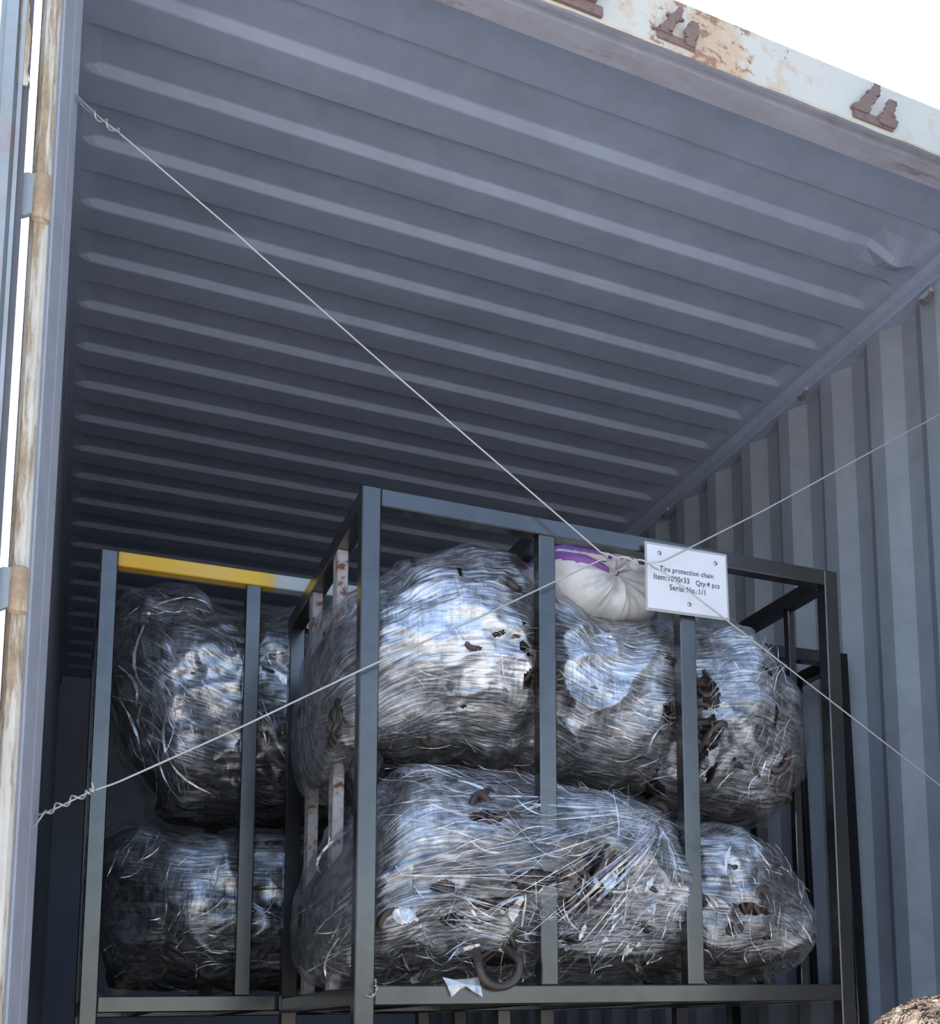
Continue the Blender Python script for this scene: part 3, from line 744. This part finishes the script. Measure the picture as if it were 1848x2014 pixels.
shreds(eB, iB, [(X_(800), X_(1100), Z_(1720), Z_(1560), 80, .04, .12, .0025, .1, .35),
                (X_(780), X_(1150), Z_(1930), Z_(1740), 110, .02, .08, .0035, -.35, .8),
                (X_(780), X_(1200), Z_(1930), Z_(1720), 34, .012, .05, .015, -.3, .9), (X_(1200), X_(1340), Z_(1880), Z_(1600), 16, .015, .05, .011, .9, .6),
                (X_(1000), X_(1340), Z_(1820), Z_(1580), 60, .06, .20, .002, .42, .3),
                (X_(1180), X_(1340), Z_(1900), Z_(1680), 80, .02, .06, .004, 1.2, .6),
                (X_(900), X_(1300), Z_(1860), Z_(1790), 30, .08, .22, .0035, -.12, .15),
                (X_(1390), X_(1600), Z_(1920), Z_(1620), 90, .02, .08, .003, -.9, .5),
                (X_(760), X_(1300), Z_(1560), Z_(1490), 80, .04, .12, .0026, -.25, .3),
                (X_(620), X_(720), Z_(1900), Z_(1600), 30, .03, .1, .005, 1.0, .5)], 33, fans=[(at(1335, 1585, .11)[0], at(1335, 1585, .11)[2], 55, math.pi * .98, math.pi * 1.32, .10, .42, .0016), (at(1300, 1590, .11)[0], at(1300, 1590, .11)[2], 20, math.pi * 1.2, math.pi * 1.6, .05, .18, .002), (at(760, 1720, .13)[0], at(760, 1720, .13)[2], 26, -.35, .45, .1, .35, .0014)])
# the link that hangs over the bottom rail
th = np.linspace(math.pi * 1.02, math.pi * 2.05, 20); cpt = at(983, 1897, .10)
P = [(cpt[0] + .040 * math.cos(t), .100 + .0 * t, cpt[2] + .042 * math.sin(t)) for t in th]
P = [(P[0][0] + .01, .150, P[0][2] + .03)] + P + [(P[-1][0] - .012, .150, P[-1][2] + .03)]
o = tube('hanging_link', spline(P, 40), .0082, M['chain'], eB, 10); o['label'] = 'brown rusty chain link hanging over the bottom rail'

# --- left rack bundles
YL = 1.25
top3 = [(205, 1290, YL), (212, 1240, YL), (232, 1195, YL), (262, 1168, YL), (310, 1153, YL), (360, 1148, YL), (386, 1150, YL), (405, 1170, YL), (430, 1196, YL), (470, 1207, YL), (530, 1204, YL), (590, 1202, YL), (650, 1196, YL), (720, 1200, YL), (800, 1240, YL), (860, 1330, YL), (870, 1400, YL)]
bot3 = [(205, 1290, YL), (212, 1330, 1.2), (230, 1385, 1.15), (265, 1450, 1.1), (300, 1510, 1.06), (325, 1570, 1.05), (380, 1600, 1.05), (480, 1606, 1.05), (600, 1600, 1.05), (720, 1590, 1.06), (800, 1560, 1.1), (850, 1480, 1.2), (870, 1400, YL)]
kB = (.99 + 2.2) / FPX
def CB(px, py, rx, rz, g): p = at(px, py, 1.0); return (p[0], p[2], rx * kB, rz * kB, g)
eC, iC = bag('upper film-wrapped chain bundle in the left rack, below the yellow bar', top3, bot3, .995, 1.66, 190, 520, 15,
             [CB(400, 1350, 110, 90, .55), CB(540, 1320, 45, 40, .6), CB(330, 1180, 60, 25, .2), CB(330, 1450, 40, 60, .3), CB(540, 1430, 40, 60, -.2)],
             .24, [CB(465, 1400, 1, 1, 0)], [CB(415, 1190, 25, 30, -.03), CB(340, 1240, 110, 60, .02)], 25, .026, 2.4)
x3 = lambda px: at(px, 1350, 1.0)[0]; z3 = lambda py: at(400, py, 1.0)[2]
shreds(eC, iC, [(x3(270), x3(380), z3(1520), z3(1280), 40, .08, .24, .006, -1.2, .15), (x3(340), x3(560), z3(1450), z3(1270), 110, .03, .09, .004, -1.1, .5), (x3(250), x3(400), z3(1240), z3(1160), 30, .03, .08, .004, .3, .5)], 44)
top4 = [(180, 1720, YL), (188, 1660, YL), (205, 1625, 1.2), (240, 1600, 1.15), (290, 1598, 1.1), (350, 1610, 1.07), (430, 1620, 1.06), (520, 1616, 1.06), (620, 1612, 1.06), (740, 1610, 1.08), (830, 1640, 1.1), (880, 1700, 1.2), (890, 1760, YL)]
bot4 = [(180, 1720, YL), (182, 1800, 1.2), (190, 1880, 1.12), (215, 1940, 1.05), (300, 1956, 1.03), (500, 1956, 1.03), (740, 1950, 1.03), (850, 1930, 1.1), (885, 1850, 1.2), (890, 1760, YL)]
eD, iD = bag('lower film-wrapped chain bundle in the left rack, mostly in shade', top4, bot4, .992, 1.66, 190, 520, 27,
             [CB(400, 1740, 60, 60, .5), CB(525, 1690, 40, 55, .7), CB(520, 1810, 40, 50, .25), CB(400, 1650, 90, 20, .15)],
             .12, [], [CB(400, 1680, 130, 40, .015)], 25, .024, 2.6)
shreds(eD, iD, [(x3(240), x3(320), z3(1720), z3(1650), 14, .04, .08, .004, 1.0, .2), (x3(340), x3(450), z3(1810), z3(1700), 50, .05, .12, .003, 1.35, .2), (x3(420), x3(560), z3(1900), z3(1780), 50, .04, .10, .003, .05, .3), (x3(230), x3(420), z3(1950), z3(1800), 18, .02, .05, .004, .5, .8)], 55)

# ------------------------------------------------------------------ white woven sack on top, tied at the neck
def sack_mat():
    mt, nt, out = newmat('woven_sack'); co = texco(nt); p = N(nt, 'ShaderNodeBsdfPrincipled')
    st = N(nt, 'ShaderNodeAttribute', attribute_name='stripe').outputs['Fac']
    c = ramp(nt, noise(nt, co, 14, 6, .65), [(.3, (.52, .50, .48)), (.55, (.72, .72, .71)), (.8, (.82, .82, .83))])
    c = mixc(nt, ramp(nt, st, [(.45, 0.0), (.5, 1.0)]), c, (.25, .11, .42))
    nt.links.new(c, p.inputs['Base Color']); p.inputs['Roughness'].default_value = .6
    wv = N(nt, 'ShaderNodeTexWave'); wv.inputs['Scale'].default_value = 160; nt.links.new(co, wv.inputs['Vector'])
    nt.links.new(bump(nt, wv.outputs['Fac'], .15, .001), p.inputs['Normal'])
    nt.links.new(p.outputs[0], out.inputs[0]); return mt
M['sack'] = sack_mat()
def sack():
    k = at(1215, 1128, .20)                                   # the knot, drawn towards the opening
    e = empty('tied_sack', (k[0], .32, k[2] - .09), 'white woven sack with purple stripes, neck tied, on top of the upper bundle', 'sack')
    nt_, nr = 240, 60
    th = np.linspace(0, 2 * math.pi, nt_, endpoint=False); r = np.linspace(0, 1, nr)
    # outline of the sack seen from the opening, relative to the knot (pixels), then rounded back
    ang = np.radians([0, 25, 45, 70, 90, 120, 150, 165, 180, 195, 215, 240, 270, 300, 330, 345, 360])
    rad = np.array([170, 150, 95, 72, 68, 82, 150, 225, 235, 225, 190, 135, 112, 125, 160, 175, 170])
    R = np.interp(th, ang, rad) * (2.25 / FPX)
    pl = 1.5 * pnoise(np.cos(th) * 2.1 + 4, np.sin(th) * 2.1) + .8 * pnoise(np.cos(th) * 4.5, np.sin(th) * 4.5 + 9) + .2 * np.sin(th * 19 + 2 * np.sin(th * 2 + 1))
    TH, RR = np.meshgrid(th, r); PL = np.repeat(pl[None], nr, 0)
    Rr = R[None] * RR
    x = k[0] + Rr * np.cos(TH) ; z = k[2] + Rr * np.sin(TH)
    fold = PL * .020 * np.minimum(1, RR * 4) * (1 - RR) ** .7
    y = .205 + .03 * RR ** .6 + .26 * RR ** 7 - fold * 1.0 - .05 * np.sin(np.clip(RR, 0, 1) * math.pi) * (.6 + .4 * np.sin(TH - 1.5))
    x = x + .006 * PL * np.sin(RR * 3) ; z = z + .004 * pnoise(x * 20, z * 20) + .0
    V1 = np.stack([x, y, z], -1)
    V2 = V1.copy(); V2[..., 1] = .48 + (.48 - V1[..., 1]) * .5; V2 = V2[::-1][1:]
    V = np.concatenate([V1, V2]); a_ = V.shape[0]
    idx = np.arange(a_ * nt_).reshape(a_, nt_); j2 = np.roll(idx, -1, 1)
    F = np.stack([idx[:-1], j2[:-1], j2[1:], idx[1:]], -1).reshape(-1, 4)
    o = mk('sack_body', V.reshape(-1, 3), F, M['sack'], e, True)
    zz = V.reshape(-1, 3)[:, 2] - k[2]; xx = V.reshape(-1, 3)[:, 0] - k[0]
    w = zz + .004 * pnoise(xx * 25, zz * 10)
    s = ((np.abs(w - .034 + .04 * (xx + .06)) < .009) | (np.abs(w - .008 + .06 * (xx + .07)) < .010)) & (xx < -.022)
    a = o.data.attributes.new('stripe', 'FLOAT', 'POINT'); a.data.foreach_set('value', s.astype(np.float32))
    # flared frill beyond the tie
    n1, n2 = 90, 12; V = []
    for j in range(n2):
        t = j / (n2 - 1)
        for i in range(n1):
            f = 2 * math.pi * i / n1
            rr = .006 + .030 * t ** .8 * (1 + .35 * math.sin(f * 7) * t)
            V.append((k[0] - .012 + rr * math.cos(f) * 1.15 + .004 * t, .205 - .035 * t + .012 * math.sin(f * 7 + 1) * t, k[2] + .012 + rr * math.sin(f) * .7 + .016 * t))
    F = [(j * n1 + i, j * n1 + (i + 1) % n1, (j + 1) * n1 + (i + 1) % n1, (j + 1) * n1 + i) for j in range(n2 - 1) for i in range(n1)]
    fr = mk('frill', V, F, M['sack'], e, True); a = fr.data.attributes.new('stripe', 'FLOAT', 'POINT')
    th = np.linspace(0, 2 * math.pi * 2, 40)
    tube('tie_string', [(k[0] - .006 + .009 * math.cos(t), .206 - .0015 * t / 6, k[2] + .004 + .008 * math.sin(t)) for t in th], .0014, M['gasket'], e, 6)
sack()

# ------------------------------------------------------------------ printed sign
def flat(name, col, rough=.5, trans=0.0, coat=0.0):
    mt, nt, out = newmat(name); p = N(nt, 'ShaderNodeBsdfPrincipled'); p.inputs['Base Color'].default_value = rgba(col)
    p.inputs['Roughness'].default_value = rough; p.inputs['Coat Weight'].default_value = coat; p.inputs['Coat Roughness'].default_value = .1
    if trans:
        t = N(nt, 'ShaderNodeBsdfTransparent'); mx = N(nt, 'ShaderNodeMixShader'); mx.inputs[0].default_value = 1 - trans
        nt.links.new(t.outputs[0], mx.inputs[1]); nt.links.new(p.outputs[0], mx.inputs[2]); nt.links.new(mx.outputs[0], out.inputs[0])
    else: nt.links.new(p.outputs[0], out.inputs[0])
    return mt
M['paper'] = flat('paper', (.70, .70, .73), .55, 0, .12)
M['ink'] = flat('ink', (.055, .055, .075), .5)
M['laminate'] = flat('laminate', (.55, .56, .55), .25, .45)
def sign():
    YS = .100
    c0, c1, c2, c3 = [at(px, py, YS) for px, py in ((1271.5, 1069), (1425.5, 1094.5), (1431, 1215.5), (1274, 1194.5))]
    e = empty('printed_sign', (c3[0], YS, c3[2]), 'laminated white sheet printed with tire protection chain details, screwed to the rack', 'sign')
    def sheet(name, q, y0, y1, mat):
        q = [np.array(a) for a in q]
        V = [(a[0], y0, a[2]) for a in q] + [(a[0], y1, a[2]) for a in q]
        return mk(name, V, [(3, 2, 1, 0), (4, 5, 6, 7), (0, 1, 5, 4), (1, 2, 6, 5), (2, 3, 7, 6), (3, 0, 4, 7)], mat, e)
    paper = sheet('paper', (c0, c1, c2, c3), YS, YS + .0008, M['paper'])
    cen = (c0 + c1 + c2 + c3) / 4
    big = [a + np.array([.0045 * np.sign(a[0] - cen[0]), 0, .0055 * np.sign(a[2] - cen[2])]) for a in (c0, c1, c2, c3)]
    sheet('lamination', big, YS + .0010, YS + .0022, M['laminate'])
    def text(body, pl, pr, ybase_l, ybase_r):
        a, b = at(pl, ybase_l, YS), at(pr, ybase_r, YS)
        cu = bpy.data.curves.new('t', 'FONT'); cu.body = body; cu.size = 1; cu.offset = .013; cu.space_character = 1.06; cu.resolution_u = 3
        to = bpy.data.objects.new('t', cu); COL.objects.link(to); bpy.context.view_layer.update()
        dg = bpy.context.evaluated_depsgraph_get(); me = bpy.data.meshes.new_from_object(to.evaluated_get(dg))
        bpy.data.objects.remove(to)
        n = len(me.vertices); co = np.empty(n * 3); me.vertices.foreach_get('co', co); co = co.reshape(-1, 3)
        sx = (b[0] - a[0]) / (co[:, 0].max() - co[:, 0].min()); sz = sx * 1.16
        xr = co[:, 0] - co[:, 0].min()
        base = np.array(wloc(e))
        sl_ = (b[2] - a[2]) / (b[0] - a[0])
        out = np.stack([a[0] + xr * sx - base[0], np.full(n, YS - .0005 - base[1]), a[2] + co[:, 1] * sz + sl_ * xr * sx - base[2]], 1)
        me.vertices.foreach_set('co', out.ravel()); me.update(); me.name = 'print_line'
        me.materials.clear(); link('print_line', me, M['ink'], paper)
    text('Tire protection chain', 1297, 1402, 1122.5, 1138.5)
    text('Item:1800r33', 1285.5, 1355, 1138, 1148.5)
    text('Qty:4 pcs', 1368, 1414.5, 1151.5, 1158)
    text('Serial No.:1/1', 1316.5, 1386.5, 1160, 1171)
    for px, py in ((1296, 1087.5), (1406, 1108), (1355, 1188.5)):
        c = at(px, py, YS)
        bm = bmesh.new()
        bmesh.ops.create_uvsphere(bm, u_segments=14, v_segments=8, radius=.0052, matrix=Matrix.Translation((c[0], YS + .0005, c[2])) @ Matrix.Diagonal((1, .7, 1, 1)))
        bm_obj('screw', bm, M['screw'], paper, True)
sign()

# ------------------------------------------------------------------ lashing wires crossing the opening
YW = .078
def W_(pts, n=120): return spline([at(*p) for p in pts], n)
def helix(a, b, rad, turns, n, ph=0.0):
    a, b = np.array(a), np.array(b); t = np.linspace(0, 1, n); ax = (b - a) / np.linalg.norm(b - a)
    u = np.cross(ax, [0, 1, 0]); u /= np.linalg.norm(u); v = np.cross(ax, u)
    f = 2 * math.pi * turns * t + ph
    return a + (b - a) * t[:, None] + rad * (np.cos(f)[:, None] * u + np.sin(f)[:, None] * v)
def wires():
    r = .0018
    A0, A1 = at(1192, 1096, YW), at(1287, 1112, YW)
    Lp = [at(138, 175, .13), at(170, 207, .12), at(200, 236, .11), at(235, 262, .105), at(470, 464, .10), at(490, 483, .099), at(770, 731, .09), A0]
    far_dn = at(1848, 1545, .085); far_dn2 = far_dn + (far_dn - A1) * .66
    hx = helix(A0, A1, .006, 1.5, 50, 0)
    e = empty('lashing_wire', tuple(Lp[0]), 'thin steel wire from the upper left post sloping down across the opening to lower right', 'wire', 'crossed lashing wires')
    tube('strand', np.concatenate([spline(Lp, 90)[:-1], hx, spline([A1, at(1430, 1221, YW), far_dn, far_dn2], 60)[1:]]), r, M['wire'], e, 8)
    # the doubled end twisted back on itself
    q = np.concatenate([spline([at(140, 178, .14), at(165, 212, .13), at(185, 226, .12)], 14), helix(at(185, 224, .113), at(236, 263, .105), .0055, 2.2, 40, 1.0)])
    tube('twisted_end', q, r, M['wire'], e, 8)
    o2 = (at(1192, 1103, YW), at(1290, 1113, YW))
    Lq = [at(63, 1606, .13), at(90, 1600, .12), at(185, 1553, .10), at(215, 1546, .10), at(470, 1432, .095), at(720, 1313, .09), at(960, 1206, .085), A0]
    far_up = at(1848, 815, .085); far_up2 = far_up + (far_up - A1) * .55
    hx2 = helix(A0, A1, .006, 1.5, 50, math.pi)
    e2 = empty('lashing_wire', tuple(Lq[0]), 'thin steel wire from the lower left post rising across the opening to upper right', 'wire', 'crossed lashing wires')
    tube('strand', np.concatenate([spline(Lq, 90)[:-1], hx2, spline([A1, at(1500, 1005, YW), far_up, far_up2], 60)[1:]]), r, M['wire'], e2, 8)
    q = np.concatenate([spline([at(66, 1628, .125), at(78, 1611, .118), at(90, 1594, .113)], 14), helix(at(92, 1596, .112), at(172, 1559, .10), .0055, 2.6, 60, 2.0), helix(at(172, 1559, .10), at(184, 1553, .098), .004, 1.5, 16, 1.0), spline([at(184, 1558, .094), at(183, 1550, .094), at(181, 1539, .094)], 8)])
    tube('twisted_end', q, r, M['wire'], e2, 8)
wires()

# ------------------------------------------------------------------ scraps of film on the bottom rail
def scrap(label, pts, wd, seed, Y):
    P = spline([at(*p) for p in pts], 24); e = empty('film_scrap', tuple(P[-1]), label, 'film scrap')
    V, F = ribbon_arrays(P, wd, np.array([0, -1.0, 0]), seed); o = mk('scrap', V, F, M['shred'], e, True)
    o.modifiers.new('thick', 'SOLIDIFY').thickness = .0006
scrap('curled white film scrap hooked on the front rack\'s lower left corner', [(738, 1925, .105), (741, 1940, .1), (738, 1956, .1), (728, 1962, .1), (718, 1957, .1)], .013, 3, .1)
def flap():
    e = empty('film_scrap', tuple(at(905, 1926, .112)), 'torn clear film flap hanging over the front bottom rail, left of the rusty link', 'film scrap')
    pts = [(870, 1922, .120), (892, 1927, .110), (918, 1926, .109), (940, 1922, .112), (945, 1940, .106), (949, 1961, .104), (932, 1951, .103), (918, 1940, .101), (905, 1945, .102), (888, 1961, .105), (880, 1940, .107)]
    P = [at(*q) for q in pts]; c = at(908, 1934, .100); n = len(P)
    o = mk('scrap', P + [c], [(i, (i + 1) % n, n) for i in range(n)], M['shred'], e); o.modifiers.new('thick', 'SOLIDIFY').thickness = .0006
flap()

# ------------------------------------------------------------------ unidentified speckled rounded top at lower right, built as a standing fibre roll
def fibre_mat():
    mt, nt, out = newmat('coarse_fibre'); co = texco(nt); p = N(nt, 'ShaderNodeBsdfPrincipled')
    c = ramp(nt, noise(nt, co, 85, 5, .7), [(.34, (.07, .035, .028)), (.47, (.20, .135, .10)), (.60, (.36, .29, .20)), (.74, (.55, .50, .39))])
    nt.links.new(c, p.inputs['Base Color']); p.inputs['Roughness'].default_value = .85
    nt.links.new(bump(nt, noise(nt, co, 120, 4), .8, .004), p.inputs['Normal'])
    nt.links.new(p.outputs[0], out.inputs[0]); return mt
M['fibre'] = fibre_mat()
def fibre():
    R = .105; pk = at(1862, 1962, -1.10); cx, cy, zt = pk[0] + .0, -1.10, pk[2]
    e = empty('guessed_roll', (cx, cy, -1.4), 'brown and cream speckled rounded top of an unidentified object at lower right, built as a standing roll', 'fibre roll')
    nt_, V, F = 64, [], []
    prof = [(R, -1.4), (R, -.6), (R, zt - .10)] + [(R * math.cos(f), zt - .10 + .10 * math.sin(f)) for f in np.linspace(.08, math.pi / 2 - .03, 18)]
    for (r, z) in prof:
        for i in range(nt_):
            a = 2 * math.pi * i / nt_; d = .004 * float(pnoise(math.cos(a) * 5, math.sin(a) * 5, z * 30))
            V.append((cx + (r + d) * math.cos(a), cy + (r + d) * math.sin(a), z + (d if r < R else 0)))
    for j in range(len(prof) - 1):
        for i in range(nt_): F.append((j * nt_ + i, j * nt_ + (i + 1) % nt_, (j + 1) * nt_ + (i + 1) % nt_, (j + 1) * nt_ + i))
    F.append(tuple((len(prof) - 1) * nt_ + i for i in range(nt_))); F.append(tuple(range(nt_))[::-1])
    mk('roll_body', V, F, M['fibre'], e, True)
    parts = []; r2 = np.random.default_rng(5)
    for k in range(2600):
        a = r2.uniform(0, 2 * math.pi); f = r2.uniform(0, math.pi / 2) ; 
        n = np.array([math.cos(f) * math.cos(a), math.cos(f) * math.sin(a), math.sin(f)])
        c = np.array([cx, cy, zt - .10]) + n * np.array([R, R, .10]) * 1.005
        t = np.cross(n, r2.normal(size=3)); t /= np.linalg.norm(t)
        L = r2.uniform(.006, .016); q = [c - t * L, c + n * .0018, c + t * L]
        parts.append(ribbon_arrays(np.array(q), r2.uniform(.0015, .0035), n, int(r2.integers(1e9))))
    V, F = join(parts); o = mk('fibres', V, F, M['fibre'], e); o['kind'] = 'stuff'
fibre()
